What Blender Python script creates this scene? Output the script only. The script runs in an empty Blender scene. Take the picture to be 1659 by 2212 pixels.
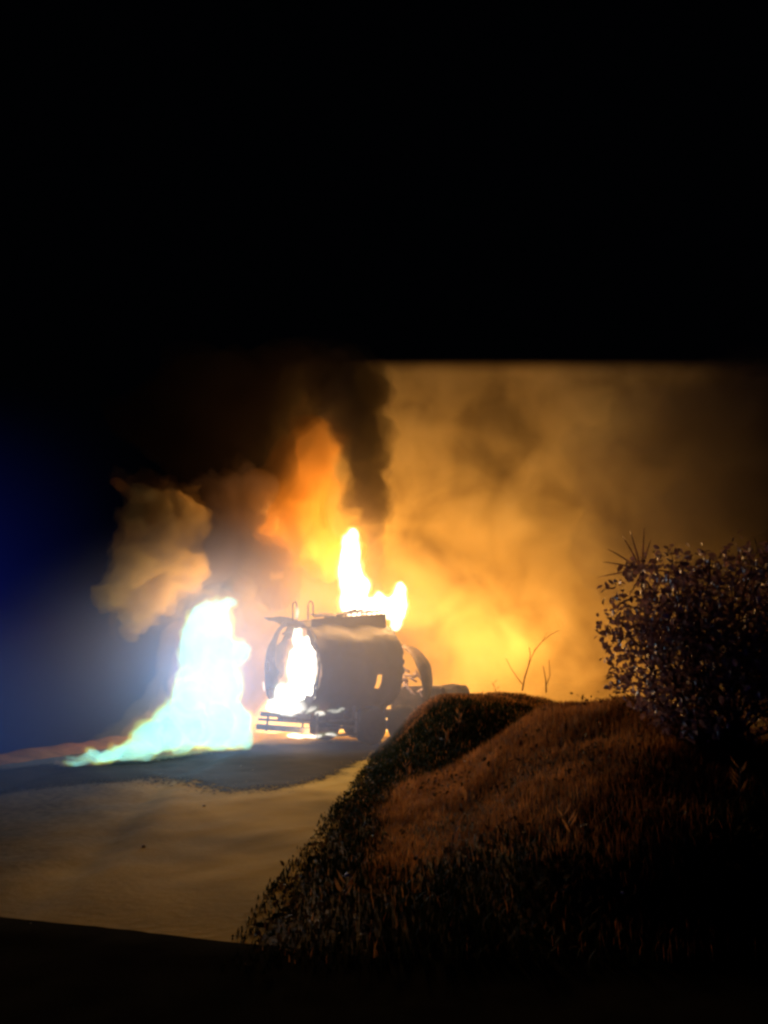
import bpy, bmesh, math, random
import numpy as np
from mathutils import Vector, Matrix, noise as mn

random.seed(7); rng = np.random.default_rng(7)
scene = bpy.context.scene
C = scene.collection

# ------------------------------------------------------------------ camera
FPX, CXP, CYP, HOR = 1600.0, 829.5, 1106.0, 1475.0
CAM = Vector((0.0, 0.0, 1.6))
PITCH = math.atan((HOR - CYP) / FPX)
cam_d = bpy.data.cameras.new('camera'); cam = bpy.data.objects.new('camera', cam_d); C.objects.link(cam)
cam.location = CAM; cam.rotation_euler = (math.pi/2 + PITCH, 0, 0)
cam_d.sensor_fit = 'HORIZONTAL'; cam_d.sensor_width = 36.0; cam_d.lens = 36.0 * FPX / 1659.0
cam_d.clip_start = 0.05; cam_d.clip_end = 3000.0
scene.camera = cam

# ------------------------------------------------------------------ night sky: last dusk glow low in the west (to the left)
world = bpy.data.worlds.new('World'); scene.world = world; world.use_nodes = True
wn = world.node_tree; wn.nodes.clear()
def N(nt, t, **kw):
    n = nt.nodes.new(t)
    for k, v in kw.items(): setattr(n, k, v)
    return n
def M2(nt, op, a, b=None, clamp=False):
    n = N(nt, 'ShaderNodeMath', operation=op, use_clamp=clamp)
    for i, v in enumerate((a, b)):
        if v is None: continue
        if isinstance(v, (int, float)): n.inputs[i].default_value = v
        else: nt.links.new(v, n.inputs[i])
    return n.outputs[0]
def MR(nt, v, a, b, c=0.0, d=1.0, interp='SMOOTHSTEP'):
    n = N(nt, 'ShaderNodeMapRange', interpolation_type=interp)
    nt.links.new(v, n.inputs[0])
    for i, x in enumerate((a, b, c, d)): n.inputs[i+1].default_value = x
    return n.outputs[0]
tc = N(wn, 'ShaderNodeTexCoord'); sx = N(wn, 'ShaderNodeSeparateXYZ'); wn.links.new(tc.outputs['Generated'], sx.inputs[0])
west = MR(wn, sx.outputs['X'], -0.30, -0.95)
low = MR(wn, sx.outputs['Z'], 0.36, -0.02)
glow = M2(wn, 'MULTIPLY', west, low)
bgA = N(wn, 'ShaderNodeBackground'); bgA.inputs[0].default_value = (0.03, 0.07, 1.0, 1)
wn.links.new(M2(wn, 'MULTIPLY', glow, 0.32), bgA.inputs[1])
bgB = N(wn, 'ShaderNodeBackground'); bgB.inputs[0].default_value = (0.25, 0.35, 0.6, 1); bgB.inputs[1].default_value = 0.0009
add = N(wn, 'ShaderNodeAddShader'); wo = N(wn, 'ShaderNodeOutputWorld')
wn.links.new(bgA.outputs[0], add.inputs[0]); wn.links.new(bgB.outputs[0], add.inputs[1]); wn.links.new(add.outputs[0], wo.inputs[0])

# ------------------------------------------------------------------ exposure and sampling
scene.view_settings.view_transform = 'Standard'; scene.view_settings.look = 'None'
scene.view_settings.exposure = 0.0; scene.view_settings.gamma = 1.0
scene.view_settings.use_curve_mapping = False
scene.render.engine = 'CYCLES'
cy = scene.cycles
cy.use_denoising = True
cy.filter_width = 2.7
cy.max_bounces = 6; cy.diffuse_bounces = 2; cy.glossy_bounces = 1; cy.transmission_bounces = 3
cy.transparent_max_bounces = 24; cy.volume_bounces = 1
cy.sample_clamp_indirect = 2.0; cy.sample_clamp_direct = 12.0
cy.volume_step_rate = 1.0; cy.volume_max_steps = 256
cy.caustics_reflective = False; cy.caustics_refractive = False

# ------------------------------------------------------------------ helpers
def P(px, py, depth):
    """a point at world distance `depth` (metres ahead) seen in that direction of the photograph"""
    rx = (px - CXP) / FPX; ry = (CYP - py) / FPX
    d = Vector((rx, math.cos(PITCH) - ry*math.sin(PITCH), math.sin(PITCH) + ry*math.cos(PITCH)))
    return CAM + d * (depth / d.y)
def G(px, py, z=0.0):
    rx = (px - CXP) / FPX; ry = (CYP - py) / FPX
    d = Vector((rx, math.cos(PITCH) - ry*math.sin(PITCH), math.sin(PITCH) + ry*math.cos(PITCH)))
    return CAM + d * ((z - CAM.z) / d.z)
def mpp(depth): return depth / (FPX * 1.026)      # metres per photograph pixel at that distance

def tag(o, label=None, cat=None, group=None, kind=None):
    if label: o['label'] = label
    if cat: o['category'] = cat
    if group: o['group'] = group
    if kind: o['kind'] = kind
    return o
def link(name, me, mat=None, parent=None):
    o = bpy.data.objects.new(name, me); C.objects.link(o)
    if mat is not None and not me.materials: me.materials.append(mat)
    if parent is not None: o.parent = parent
    return o
def empty(name, loc=(0,0,0), rz=0.0):
    o = bpy.data.objects.new(name, None); C.objects.link(o); o.location = loc; o.rotation_euler = (0,0,rz)
    o.empty_display_size = 0.2
    return o
def from_bm(name, bm, mat, parent=None, smooth=False):
    bmesh.ops.recalc_face_normals(bm, faces=bm.faces)
    me = bpy.data.meshes.new(name); bm.to_mesh(me); bm.free()
    if smooth: me.polygons.foreach_set('use_smooth', [True]*len(me.polygons))
    return link(name, me, mat, parent)
def add_box(bm, c, s, rot=None, bevel=0.0, jit=0.0):
    r = bmesh.ops.create_cube(bm, size=1.0); vs = r['verts']
    for v in vs:
        v.co = Vector((v.co.x*s[0], v.co.y*s[1], v.co.z*s[2]))
        if jit: v.co += Vector((random.uniform(-jit,jit), random.uniform(-jit,jit), random.uniform(-jit,jit)))
        if rot is not None: v.co = rot @ v.co
        v.co += Vector(c)
    if bevel:
        es = list({e for v in vs for e in v.link_edges})
        bmesh.ops.bevel(bm, geom=es, offset=bevel, segments=1, affect='EDGES')
def add_tube(bm, pts, rad, seg=8):
    pts = [Vector(p) for p in pts]; n = len(pts)
    if not isinstance(rad, (list, tuple)): rad = [rad]*n
    rings = []
    for i, p in enumerate(pts):
        t = (pts[min(i+1, n-1)] - pts[max(i-1, 0)]).normalized()
        a = t.cross(Vector((0,0,1)) if abs(t.z) < 0.9 else Vector((1,0,0))).normalized(); b = t.cross(a)
        rings.append([bm.verts.new(p + (a*math.cos(2*math.pi*k/seg) + b*math.sin(2*math.pi*k/seg))*rad[i]) for k in range(seg)])
    for i in range(n-1):
        for k in range(seg):
            bm.faces.new((rings[i][k], rings[i][(k+1)%seg], rings[i+1][(k+1)%seg], rings[i+1][k]))
    bm.faces.new(rings[0][::-1]); bm.faces.new(rings[-1])
def np_mesh(name, verts, faces):
    me = bpy.data.meshes.new(name); me.from_pydata([tuple(v) for v in verts], [], [tuple(f) for f in faces]); me.update(); return me
def fast_mesh(name, co, loops, sizes):
    me = bpy.data.meshes.new(name)
    me.vertices.add(len(co)); me.vertices.foreach_set('co', np.asarray(co, np.float32).ravel())
    me.loops.add(len(loops)); me.loops.foreach_set('vertex_index', np.asarray(loops, np.int32))
    me.polygons.add(len(sizes)); st = np.concatenate([[0], np.cumsum(sizes)[:-1]]).astype(np.int32)
    me.polygons.foreach_set('loop_start', st)
    me.update(calc_edges=True); me.validate(); return me

# ------------------------------------------------------------------ materials
def mat_new(name):
    m = bpy.data.materials.new(name); m.use_nodes = True; nt = m.node_tree; nt.nodes.clear()
    out = N(nt, 'ShaderNodeOutputMaterial'); return m, nt, out
def mat_noise(name, c1, c2, scale=4.0, rough=0.8, bump=0.0, bscale=30.0, metal=0.0, detail=6.0, spec=0.3, c3=None, transl=0.0):
    m, nt, out = mat_new(name)
    b = N(nt, 'ShaderNodeBsdfPrincipled'); g = N(nt, 'ShaderNodeNewGeometry')
    no = N(nt, 'ShaderNodeTexNoise'); no.inputs['Scale'].default_value = scale; no.inputs['Detail'].default_value = detail
    nt.links.new(g.outputs['Position'], no.inputs['Vector'])
    cr = N(nt, 'ShaderNodeValToRGB'); nt.links.new(no.outputs['Fac'], cr.inputs[0])
    cr.color_ramp.elements[0].position = 0.35; cr.color_ramp.elements[0].color = (*c1, 1)
    cr.color_ramp.elements[1].position = 0.66; cr.color_ramp.elements[1].color = (*c2, 1)
    if c3 is not None:
        e = cr.color_ramp.elements.new(0.5); e.color = (*c3, 1)
    nt.links.new(cr.outputs[0], b.inputs['Base Color'])
    b.inputs['Roughness'].default_value = rough; b.inputs['Metallic'].default_value = metal
    b.inputs['Specular IOR Level'].default_value = spec
    if bump:
        n2 = N(nt, 'ShaderNodeTexNoise'); n2.inputs['Scale'].default_value = bscale; n2.inputs['Detail'].default_value = 8
        nt.links.new(g.outputs['Position'], n2.inputs['Vector'])
        bp = N(nt, 'ShaderNodeBump'); bp.inputs['Strength'].default_value = 1.0; bp.inputs['Distance'].default_value = bump
        nt.links.new(n2.outputs['Fac'], bp.inputs['Height']); nt.links.new(bp.outputs[0], b.inputs['Normal'])
    if transl:
        tr = N(nt, 'ShaderNodeBsdfTranslucent'); nt.links.new(cr.outputs[0], tr.inputs[0])
        mx = N(nt, 'ShaderNodeMixShader'); mx.inputs[0].default_value = transl
        nt.links.new(b.outputs[0], mx.inputs[1]); nt.links.new(tr.outputs[0], mx.inputs[2]); nt.links.new(mx.outputs[0], out.inputs['Surface'])
    else:
        nt.links.new(b.outputs[0], out.inputs['Surface'])
    return m
def mat_flame(name, col, strength, soot=0.0):
    m, nt, out = mat_new(name); e = N(nt, 'ShaderNodeEmission')
    e.inputs[0].default_value = (*col, 1); e.inputs[1].default_value = strength
    if soot:      # a thick flame hides what is behind it
        ab = N(nt, 'ShaderNodeVolumeAbsorption'); ab.inputs[0].default_value = (0,0,0,1); ab.inputs[1].default_value = soot
        ad = N(nt, 'ShaderNodeAddShader'); nt.links.new(e.outputs[0], ad.inputs[0]); nt.links.new(ab.outputs[0], ad.inputs[1]); nt.links.new(ad.outputs[0], out.inputs['Volume'])
    else: nt.links.new(e.outputs[0], out.inputs['Volume'])
    m.cycles.emission_sampling = 'NONE'; m.cycles.homogeneous_volume = True
    return m
def mat_smoke(name, col, dens, absorb=(0.0,0.0,0.0), aniso=0.0):
    m, nt, out = mat_new(name); v = N(nt, 'ShaderNodeVolumePrincipled')
    v.inputs['Color'].default_value = (*col, 1); v.inputs['Density'].default_value = dens
    v.inputs['Absorption Color'].default_value = (*absorb, 1); v.inputs['Anisotropy'].default_value = aniso
    v.inputs['Density Attribute'].default_value = ''; v.inputs['Blackbody Intensity'].default_value = 0
    nt.links.new(v.outputs[0], out.inputs['Volume'])
    m.cycles.homogeneous_volume = True
    return m

MAT = {}
MAT['earth'] = mat_noise('earth', (0.02,0.013,0.008), (0.06,0.036,0.018), 1.2, 0.95, 0.03, 9, spec=0.1)
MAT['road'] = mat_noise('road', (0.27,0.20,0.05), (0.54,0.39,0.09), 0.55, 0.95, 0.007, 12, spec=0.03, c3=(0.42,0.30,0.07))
MAT['dark_strip'] = mat_noise('dark_strip', (0.010,0.010,0.010), (0.016,0.016,0.015), 3, 1.0, 0.003, 60, spec=0.0)  # near-black colour of the strip added across the foreground
MAT['painted_shade'] = mat_noise('painted_shade', (0.008,0.008,0.008), (0.020,0.018,0.015), 2.0, 0.9, 0.006, 30, spec=0.03)  # near-black colour for the shadow painted on the road
MAT['berm'] = mat_noise('berm', (0.13,0.055,0.022), (0.22,0.09,0.035), 2.2, 0.95, 0.03, 14, spec=0.1)
MAT['stone'] = mat_noise('stone', (0.2,0.18,0.15), (0.42,0.38,0.32), 6, 0.85, 0.01, 40)
MAT['sooty'] = mat_noise('sooty_metal', (0.008,0.008,0.010), (0.028,0.026,0.030), 2.5, 0.8, 0.006, 26, metal=0.0, spec=0.35)
MAT['burnt'] = mat_noise('burnt_steel', (0.015,0.013,0.013), (0.07,0.05,0.042), 4.0, 0.65, 0.006, 30, metal=0.3)
MAT['inner'] = mat_noise('scorched_inner', (0.05,0.035,0.028), (0.24,0.15,0.09), 1.6, 0.85, 0.02, 6, c3=(0.13,0.08,0.05))
MAT['steel'] = mat_noise('grey_steel', (0.09,0.08,0.085), (0.20,0.18,0.18), 8, 0.45, 0.002, 50, metal=0.5)
MAT['pale_ash'] = mat_noise('ashy_pipe', (0.25,0.18,0.18), (0.5,0.4,0.4), 8, 0.6)
MAT['rubber'] = mat_noise('rubber', (0.012,0.012,0.012), (0.03,0.03,0.03), 10, 0.9, 0.004, 60)
MAT['grass'] = mat_noise('dry_grass', (0.12,0.05,0.016), (0.42,0.19,0.06), 2.2, 0.7, spec=0.2, c3=(0.26,0.115,0.038), transl=0.45)
MAT['weed'] = mat_noise('green_weed', (0.007,0.011,0.004), (0.022,0.026,0.008), 5, 0.75, spec=0.08, transl=0.2)  # green kept near black, so shade on the bank is partly in the colour
MAT['leaf'] = mat_noise('bush_leaf', (0.10,0.05,0.05), (0.34,0.19,0.18), 7, 0.4, spec=0.45, c3=(0.17,0.10,0.10), transl=0.3)
MAT['bark'] = mat_noise('bark', (0.05,0.03,0.02), (0.14,0.09,0.06), 12, 0.9, 0.004, 40)
MAT['twig'] = mat_noise('twig', (0.08,0.045,0.02), (0.2,0.11,0.05), 12, 0.8)
MAT['litter'] = mat_noise('pale_scrap', (0.5,0.48,0.44), (0.8,0.78,0.72), 8, 0.6)

# the sandy strip beside the bank turns dark blue-grey leftward: dimmer, cooler light painted in
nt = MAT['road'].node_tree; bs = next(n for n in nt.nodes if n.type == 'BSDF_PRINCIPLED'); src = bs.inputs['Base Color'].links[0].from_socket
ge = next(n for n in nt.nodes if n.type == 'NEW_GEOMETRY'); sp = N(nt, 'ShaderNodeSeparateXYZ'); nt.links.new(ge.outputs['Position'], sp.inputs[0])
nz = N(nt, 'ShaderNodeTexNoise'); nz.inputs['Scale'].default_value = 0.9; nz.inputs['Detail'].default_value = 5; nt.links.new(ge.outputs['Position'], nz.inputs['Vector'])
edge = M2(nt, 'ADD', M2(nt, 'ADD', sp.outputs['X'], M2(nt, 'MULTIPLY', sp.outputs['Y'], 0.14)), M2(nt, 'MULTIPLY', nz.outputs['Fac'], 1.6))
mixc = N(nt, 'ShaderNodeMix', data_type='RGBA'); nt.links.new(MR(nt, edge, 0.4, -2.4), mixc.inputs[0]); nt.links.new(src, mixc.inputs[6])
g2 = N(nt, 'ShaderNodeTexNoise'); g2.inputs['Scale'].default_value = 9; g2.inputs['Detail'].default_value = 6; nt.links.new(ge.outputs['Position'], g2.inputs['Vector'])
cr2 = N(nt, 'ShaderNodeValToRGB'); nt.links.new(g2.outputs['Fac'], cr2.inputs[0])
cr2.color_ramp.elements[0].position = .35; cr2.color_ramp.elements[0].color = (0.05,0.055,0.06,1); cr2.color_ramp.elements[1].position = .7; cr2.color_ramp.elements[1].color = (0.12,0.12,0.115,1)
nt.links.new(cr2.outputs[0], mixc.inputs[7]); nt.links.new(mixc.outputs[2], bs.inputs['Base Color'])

# ------------------------------------------------------------------ terrain
def sstep(a, b, x):
    t = np.clip((x - a) / (b - a), 0, 1); return t*t*(3 - 2*t)
def verge(y): return -1.21 + 0.058*np.asarray(y, float) + 0.03*np.sin(np.asarray(y)*1.7)
def wob(x, y, s, a):
    return a*(np.sin(x*s*1.7+1.1+0.8*np.sin(y*s*1.1)) * np.sin(y*s*1.3+0.4+0.9*np.sin(x*s*0.9)))
def hbank(x, y):
    x = np.asarray(x, float); y = np.asarray(y, float)
    rise = sstep(0.0, 3.2, x - verge(y))
    front = 1.24*np.exp(-(np.where(x < 3.0, (x-3.0)/2.2, (x-3.0)/2.4))**2) * sstep(3.0, 10.4, y) * (1 - sstep(11.2, 13.6, y))
    ridge = ((1.30-0.05*x)*np.exp(-(np.maximum(x-3.0,0)/2.6)**2)) * sstep(12.0, 17.4, y) * (1 - sstep(18.4, 22.5, y)) * sstep(-0.4, 1.5, x)
    rise = rise*sstep(4.5, 6.0, y)
    h = rise*(front + 0.06) + ridge + rise*(wob(x, y, 1.1, 0.06) + wob(x+3, y-2, 2.7, 0.035))
    return h
def hroad(x, y):
    x = np.asarray(x, float); y = np.asarray(y, float)
    near = (1 - sstep(25, 40, y))*sstep(5.0, 7.5, y)
    # two wheel tracks winding past the painted shadow patch, and wind-rippled dust
    c1 = -2.6 - 1.1*sstep(5, 14, y) ; c2 = -4.6 - 1.6*sstep(5, 14, y)
    ruts = -0.055*np.exp(-((x-c1)/0.22)**2) - 0.055*np.exp(-((x-c2)/0.25)**2) + 0.022*np.exp(-((x-c1-0.45)/0.2)**2)+ 0.022*np.exp(-((x-c2+0.5)/0.22)**2)
    return near*(ruts + wob(x, y, 0.8, 0.025) + wob(x, y, 2.9, 0.008) + wob(x-1, y+2, 6.5, 0.003))
def H(x, y):
    m = sstep(-0.25, 0.15, np.asarray(x, float) - verge(y))
    d = np.maximum(0, (-7.6 + 0.12*(np.asarray(y, float)-20)) - np.asarray(x, float)) * sstep(9, 16, np.asarray(y, float))   # the land falls away beyond the berm
    return hroad(x, y)*(1-m) + (hbank(x, y)+0.02)*m - 0.16*d*d/(d+2.0)

def grid(name, xs, ys, hf, mat, kind='structure', keep=None):
    X, Y = np.meshgrid(xs, ys); Z = hf(X, Y)
    co = np.stack([X, Y, Z], -1).reshape(-1, 3); nx, ny = len(xs), len(ys)
    i = np.arange(nx*ny).reshape(ny, nx)
    q = np.stack([i[:-1,:-1], i[:-1,1:], i[1:,1:], i[1:,:-1]], -1)
    if keep is not None:
        xc = (X[:-1,:-1]+X[1:,1:])/2; yc = (Y[:-1,:-1]+Y[1:,1:])/2; q = q[keep(xc, yc)]
    q = q.reshape(-1, 4)
    me = fast_mesh(name, co, q.ravel(), np.full(len(q), 4))
    me.polygons.foreach_set('use_smooth', [True]*len(me.polygons))
    o = link(name, me, mat); o['kind'] = kind; return o
xs = np.concatenate([-np.geomspace(900, 15, 24), np.arange(-14, 14.01, 0.14), np.geomspace(15, 900, 24)])
ys = np.concatenate([-np.geomspace(400, 6, 14), np.arange(-5, 32.01, 0.14), np.geomspace(33, 2000, 26)])
grid('ground', xs, ys, lambda x, y: H(x, y) - 0.05*(1 - sstep(0.0, 0.4, x - verge(y))*sstep(4.7, 5.2, y)), MAT['earth'])
rx_ = np.arange(-16, 2.5, 0.09); ry_ = np.arange(-4, 40, 0.11)
def road_keep(x, y):
    e = np.array([mn.noise(Vector((a*1.9, b*1.9, 0))) for a, b in zip(x.ravel(), y.ravel())]).reshape(x.shape)
    return (x < verge(y) + 0.12 + 0.16*e) & (x > np.where(y > 10, -8.2 + 0.12*(y-20), -16))
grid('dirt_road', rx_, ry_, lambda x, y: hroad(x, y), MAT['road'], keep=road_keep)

def inpoly(x, y, poly):
    ins = np.zeros(np.shape(x), bool); n = len(poly)
    for i in range(n):
        x1, y1 = poly[i]; x2, y2 = poly[(i+1) % n]
        c = ((y1 > y) != (y2 > y)) & (x < (x2-x1)*(y-y1)/(y2-y1+1e-9) + x1); ins ^= c
    return ins
def patch(name, pix, mat, dz, cell, wavy, label, world_pts=None):
    pts = world_pts or [tuple(G(*p)[:2]) for p in pix]
    x0, x1 = min(p[0] for p in pts)-.3, max(p[0] for p in pts)+.3; y0, y1 = min(p[1] for p in pts)-.3, max(p[1] for p in pts)+.3
    def kp(x, y):
        ex = np.array([mn.noise(Vector((a*1.1, b*0.9, 3))) for a, b in zip(x.ravel(), y.ravel())]).reshape(x.shape)
        ey = np.array([mn.noise(Vector((a*1.1, b*0.9, 9))) for a, b in zip(x.ravel(), y.ravel())]).reshape(x.shape)
        f = np.array([mn.fractal(Vector((a*5, b*3, 6)), .8, 2.1, 3) for a, b in zip(x.ravel(), y.ravel())]).reshape(x.shape)
        return inpoly(x + ex*wavy + f*.22 + rng.normal(0, .07, x.shape), y + ey*wavy*1.5 + f*.3 + rng.normal(0, .30, x.shape), pts)
    o = grid(name, np.arange(x0, x1, cell), np.arange(y0, y1, cell), lambda x, y: hroad(x, y) + dz, mat, keep=kp)
    return tag(o, label)
patch('shadow_patch', [(-160,1672),(60,1660),(150,1652),(340,1641),(545,1612),(800,1598),(840,1612),(790,1640),(700,1678),(600,1704),(490,1712),(430,1694),(360,1682),(270,1690),(120,1698),(-160,1712)],
      MAT['painted_shade'], 0.006, 0.032, 0.22, 'dark patch painted on the road as shadow in front of the burning tanker')  # the tank's shadow as a near-black sheet, drawn out to the left
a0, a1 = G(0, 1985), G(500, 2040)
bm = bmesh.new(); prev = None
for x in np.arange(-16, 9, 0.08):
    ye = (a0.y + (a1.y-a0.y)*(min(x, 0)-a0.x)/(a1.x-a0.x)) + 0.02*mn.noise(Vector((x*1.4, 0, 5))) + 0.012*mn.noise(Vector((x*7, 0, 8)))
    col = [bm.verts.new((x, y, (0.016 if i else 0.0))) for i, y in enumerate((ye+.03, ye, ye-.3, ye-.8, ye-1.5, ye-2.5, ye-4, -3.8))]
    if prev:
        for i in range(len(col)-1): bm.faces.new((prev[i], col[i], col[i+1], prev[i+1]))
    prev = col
o = tag(from_bm('dark_strip', bm, MAT['dark_strip'], smooth=True), 'dark strip added to blacken the foreground where the pale dirt begins'); o['kind'] = 'structure'  # strip made up to blacken the near ground
# low red-earth berm along the far side of the road
bm = bmesh.new()
B0, B1 = G(-120, 1668), G(330, 1592)
n = 60; rows = []
for i in range(n+1):
    t = i/n; c = B0.lerp(B1, t); d = (B1-B0).normalized(); s = Vector((-d.y, d.x, 0))
    row = []
    for j in range(9):
        u = j/8*2-1; w = 0.55
        h = 0.26*(1-u*u)*(0.8+0.4*mn.noise(Vector((t*12, u, 2)))) - 0.04
        p = c + s*(u*w + 0.12*mn.noise(Vector((t*9, 7, 1)))); row.append(bm.verts.new((p.x, p.y, h)))
    rows.append(row)
for i in range(n):
    for j in range(8): bm.faces.new((rows[i][j], rows[i+1][j], rows[i+1][j+1], rows[i][j+1]))
o = from_bm('earth_berm', bm, MAT['berm'], smooth=True); o['kind'] = 'structure'

# ------------------------------------------------------------------ burnt tanker
AX = Vector((0.743, 0.669, 0.0)).normalized(); SIDE = Vector((AX.y, -AX.x, 0)); UP = Vector((0,0,1))
C0 = P(627, 1446, 20.0)
tk = empty('tanker_trailer', (C0.x, C0.y, 0.0))
tag(tk, 'burnt-out tanker trailer with its rear end torn open and flames inside', 'tanker')
base = Vector((C0.x, C0.y, 0.0))
def TL(s, w, z): return AX*s + SIDE*w + UP*z          # local: along, towards camera side, up
ZC = C0.z; RW, RH = 1.28, 1.27
def ell(a, k=1.0): return (math.sin(a)*RW*k, math.cos(a)*RH*k)      # a from top, + towards SIDE
def shell(name, s0, s1, a0, a1, mat, keep, thick=0.018, ns=40, na=72, dent=0.07, droop=0.0, parent=tk):
    bm = bmesh.new(); g = {}
    for i in range(ns+1):
        s = s0 + (s1-s0)*i/ns
        for j in range(na+1):
            a = a0 + (a1-a0)*j/na
            k = 1 + dent*mn.noise(Vector((s*1.3, math.sin(a)*2, math.cos(a)*2))) + 0.25*dent*mn.noise(Vector((s*4, math.sin(a)*6, math.cos(a)*6)))
            w, z = ell(a, k); g[i,j] = bm.verts.new(TL(s, w, ZC + z + 0.03*s + droop*(s-s0)))
    for i in range(ns):
        for j in range(na):
            s = s0 + (s1-s0)*(i+.5)/ns; a = a0 + (a1-a0)*(j+.5)/na
            if keep(s, a): bm.faces.new((g[i,j], g[i+1,j], g[i+1,j+1], g[i,j+1]))
    loose = [v for v in bm.verts if not v.link_faces]; bmesh.ops.delete(bm, geom=loose, context='VERTS')
    o = from_bm(name, bm, mat, parent, smooth=True)
    m = o.modifiers.new('thickness', 'SOLIDIFY'); m.thickness = thick; m.offset = -1
    return o
PI = math.pi
def rag(a, s, f=3.0): return mn.fractal(Vector((math.sin(a)*f, math.cos(a)*f, s)), 0.8, 2.1, 4)
def keep_main(s, a):
    near = 0.06 + 0.10*rag(a, 1.0, 1.6) + (0.45 if -1.2 < a < 0.1 else 0.0)*(0.55+0.6*rag(a, 4.0, 2)) 
    far = 2.95 + 0.14*rag(a, 7.0)
    if s < near or s > far: return False
    am = (a + PI) % (2*PI) - PI
    # melted slots low on the near side
    if abs(s-2.05-0.10*(am-1.75)) < 0.07 and 1.72 < am < 2.05: return False
    return True
ts = shell('tank_shell', -0.02, 3.2, -PI, PI, MAT['sooty'], keep_main, 0.02, 64, 120)
ts['label'] = 'sooty dark tank wall with torn edges'
shell('inner_lining', 0.35, 3.0, -PI*0.98, -0.25, MAT['inner'],
      lambda s, a: s < 2.7+0.3*rag(a, 2) and s > 0.5+0.35*rag(a, 9, 2), 0.01, 40, 60, 0.02).scale = (0.985,)*3
# torn rim of the rear dished end
bm = bmesh.new(); g = {}
na, nr = 120, 12
for j in range(na):
    a = -PI + 2*PI*j/na
    depth = 0.09 + 0.75*max(0, math.cos(a+1.75))**2 + 0.12*rag(a, 3, 1.6)    # remnant widest on the far-left side
    if math.cos(a) < -0.6: depth += 0.10
    for i in range(nr+1):
        k = 1 - depth*i/nr
        w, z = ell(a, k); bulge = -0.22*(1-k*k) + 0.04*mn.noise(Vector((w*3, z*3, 1)))
        g[i,j] = bm.verts.new(TL(bulge+0.02, w, ZC+z))
for j in range(na):
    for i in range(nr):
        a = -PI + 2*PI*(j+.5)/na
        k = i/nr; w, z = ell(a, 1-k*0.4)
        if i > 1 and mn.fractal(Vector((w*2.2, z*2.2, 5.5)), 0.9, 2, 4) > 0.34: continue
        bm.faces.new((g[i,j], g[i+1,j], g[i+1,(j+1)%na], g[i,(j+1)%na]))
loose = [v for v in bm.verts if not v.link_faces]; bmesh.ops.delete(bm, geom=loose, context='VERTS')
o = from_bm('rear_end_plate', bm, MAT['burnt'], tk, smooth=True)
m = o.modifiers.new('thickness', 'SOLIDIFY'); m.thickness = 0.02
o['label'] = 'torn remains of the rear end plate, scorched brown'
# bent flap at top left
def strip(name, path, widths, mat, thick=0.015):
    bm = bmesh.new(); prev = None
    for (p, wv), w in zip(path, widths):
        a = bm.verts.new(Vector(p) + Vector(wv)*w); b = bm.verts.new(Vector(p) - Vector(wv)*w)
        if prev: bm.faces.new((prev[0], a, b, prev[1]))
        prev = (a, b)
    o = from_bm(name, bm, mat, tk); m = o.modifiers.new('thickness', 'SOLIDIFY'); m.thickness = thick; return o
def pix_local(px, py, depth): return P(px, py, depth) - base
fl = [pix_local(*q) for q in ((640,1350,20.1),(618,1342,20.3),(598,1336,20.4),(584,1337,20.5),(570,1333,20.5))]
strip('torn_flap', [(p, AX*0.6+UP*0.5) for p in fl], [0.20,0.22,0.14,0.09,0.01], MAT['sooty'])['label'] = 'bent metal flap curling off the top of the open end'
fl = [pix_local(*q) for q in ((612,1345,20.2),(603,1356,20.3),(596,1372,20.4),(588,1395,20.5))]
strip('torn_flap', [(p, SIDE*0.7+UP*0.3) for p in fl], [0.2,0.16,0.12,0.02], MAT['burnt'])
# handrail loops at the ladder head
for px, top, bot, w in ((637, 1299, 1350, 4.5), (671, 1298, 1338, 5.5)):
    bm = bmesh.new(); d = 20.2
    pts = [(px-w, bot), (px-w, top+9), (px-w*.7, top+3), (px, top), (px+w*.7, top+3), (px+w, top+9), (px+w, bot-6)]
    add_tube(bm, [pix_local(a, b, d) for a, b in pts], 0.022, 8)
    from_bm('handrail', bm, MAT['sooty'], tk, smooth=True)
# coaming along the top and its walkway slats
bm = bmesh.new()
for w in (-0.55, 0.55):
    v = [TL(0.25, w-.02, ZC+1.10), TL(0.25, w+.02, ZC+1.10), TL(2.9, w+.02, ZC+1.15), TL(2.9, w-.02, ZC+1.15),
         TL(0.25, w-.02, ZC+1.30), TL(0.25, w+.02, ZC+1.30), TL(2.9, w+.02, ZC+1.60), TL(2.9, w-.02, ZC+1.60)]
    vv = [bm.verts.new(p) for p in v]
    for f in ((0,1,2,3),(4,5,6,7),(0,1,5,4),(1,2,6,5),(2,3,7,6),(3,0,4,7)): bm.faces.new([vv[i] for i in f])
o = from_bm('roof_coaming', bm, MAT['sooty'], tk)
bm = bmesh.new(); add_box(bm, (0,0,0), (0.035, 1.2, 0.05), jit=0.006)
sl = from_bm('walkway_slat', bm, MAT['steel'], tk); sl_me = sl.data
bm = bmesh.new(); add_box(bm, (0,0,0), (0.04, 0.04, 0.16), jit=0.006)
R3 = Matrix.Rotation(math.atan2(AX.y, AX.x), 4, 'Z')
for i in range(11):
    o = sl if i == 0 else link('walkway_slat', sl_me, None, tk)
    s = 1.05 + i*0.17
    o.location = TL(s, random.uniform(-.02,.02), ZC+1.36+0.107*s + random.uniform(0, .05)); o.rotation_euler = (random.uniform(-.12,.12), random.uniform(-.15,.15), math.atan2(AX.y, AX.x)+random.uniform(-.08,.08))
post_me = None
bm.free()
bm = bmesh.new()
add_tube(bm, [TL(0,0,0), TL(0,0,0.12)], 0.02, 6)
po = from_bm('coaming_post', bm, MAT['steel'], tk); post_me = po.data
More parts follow.
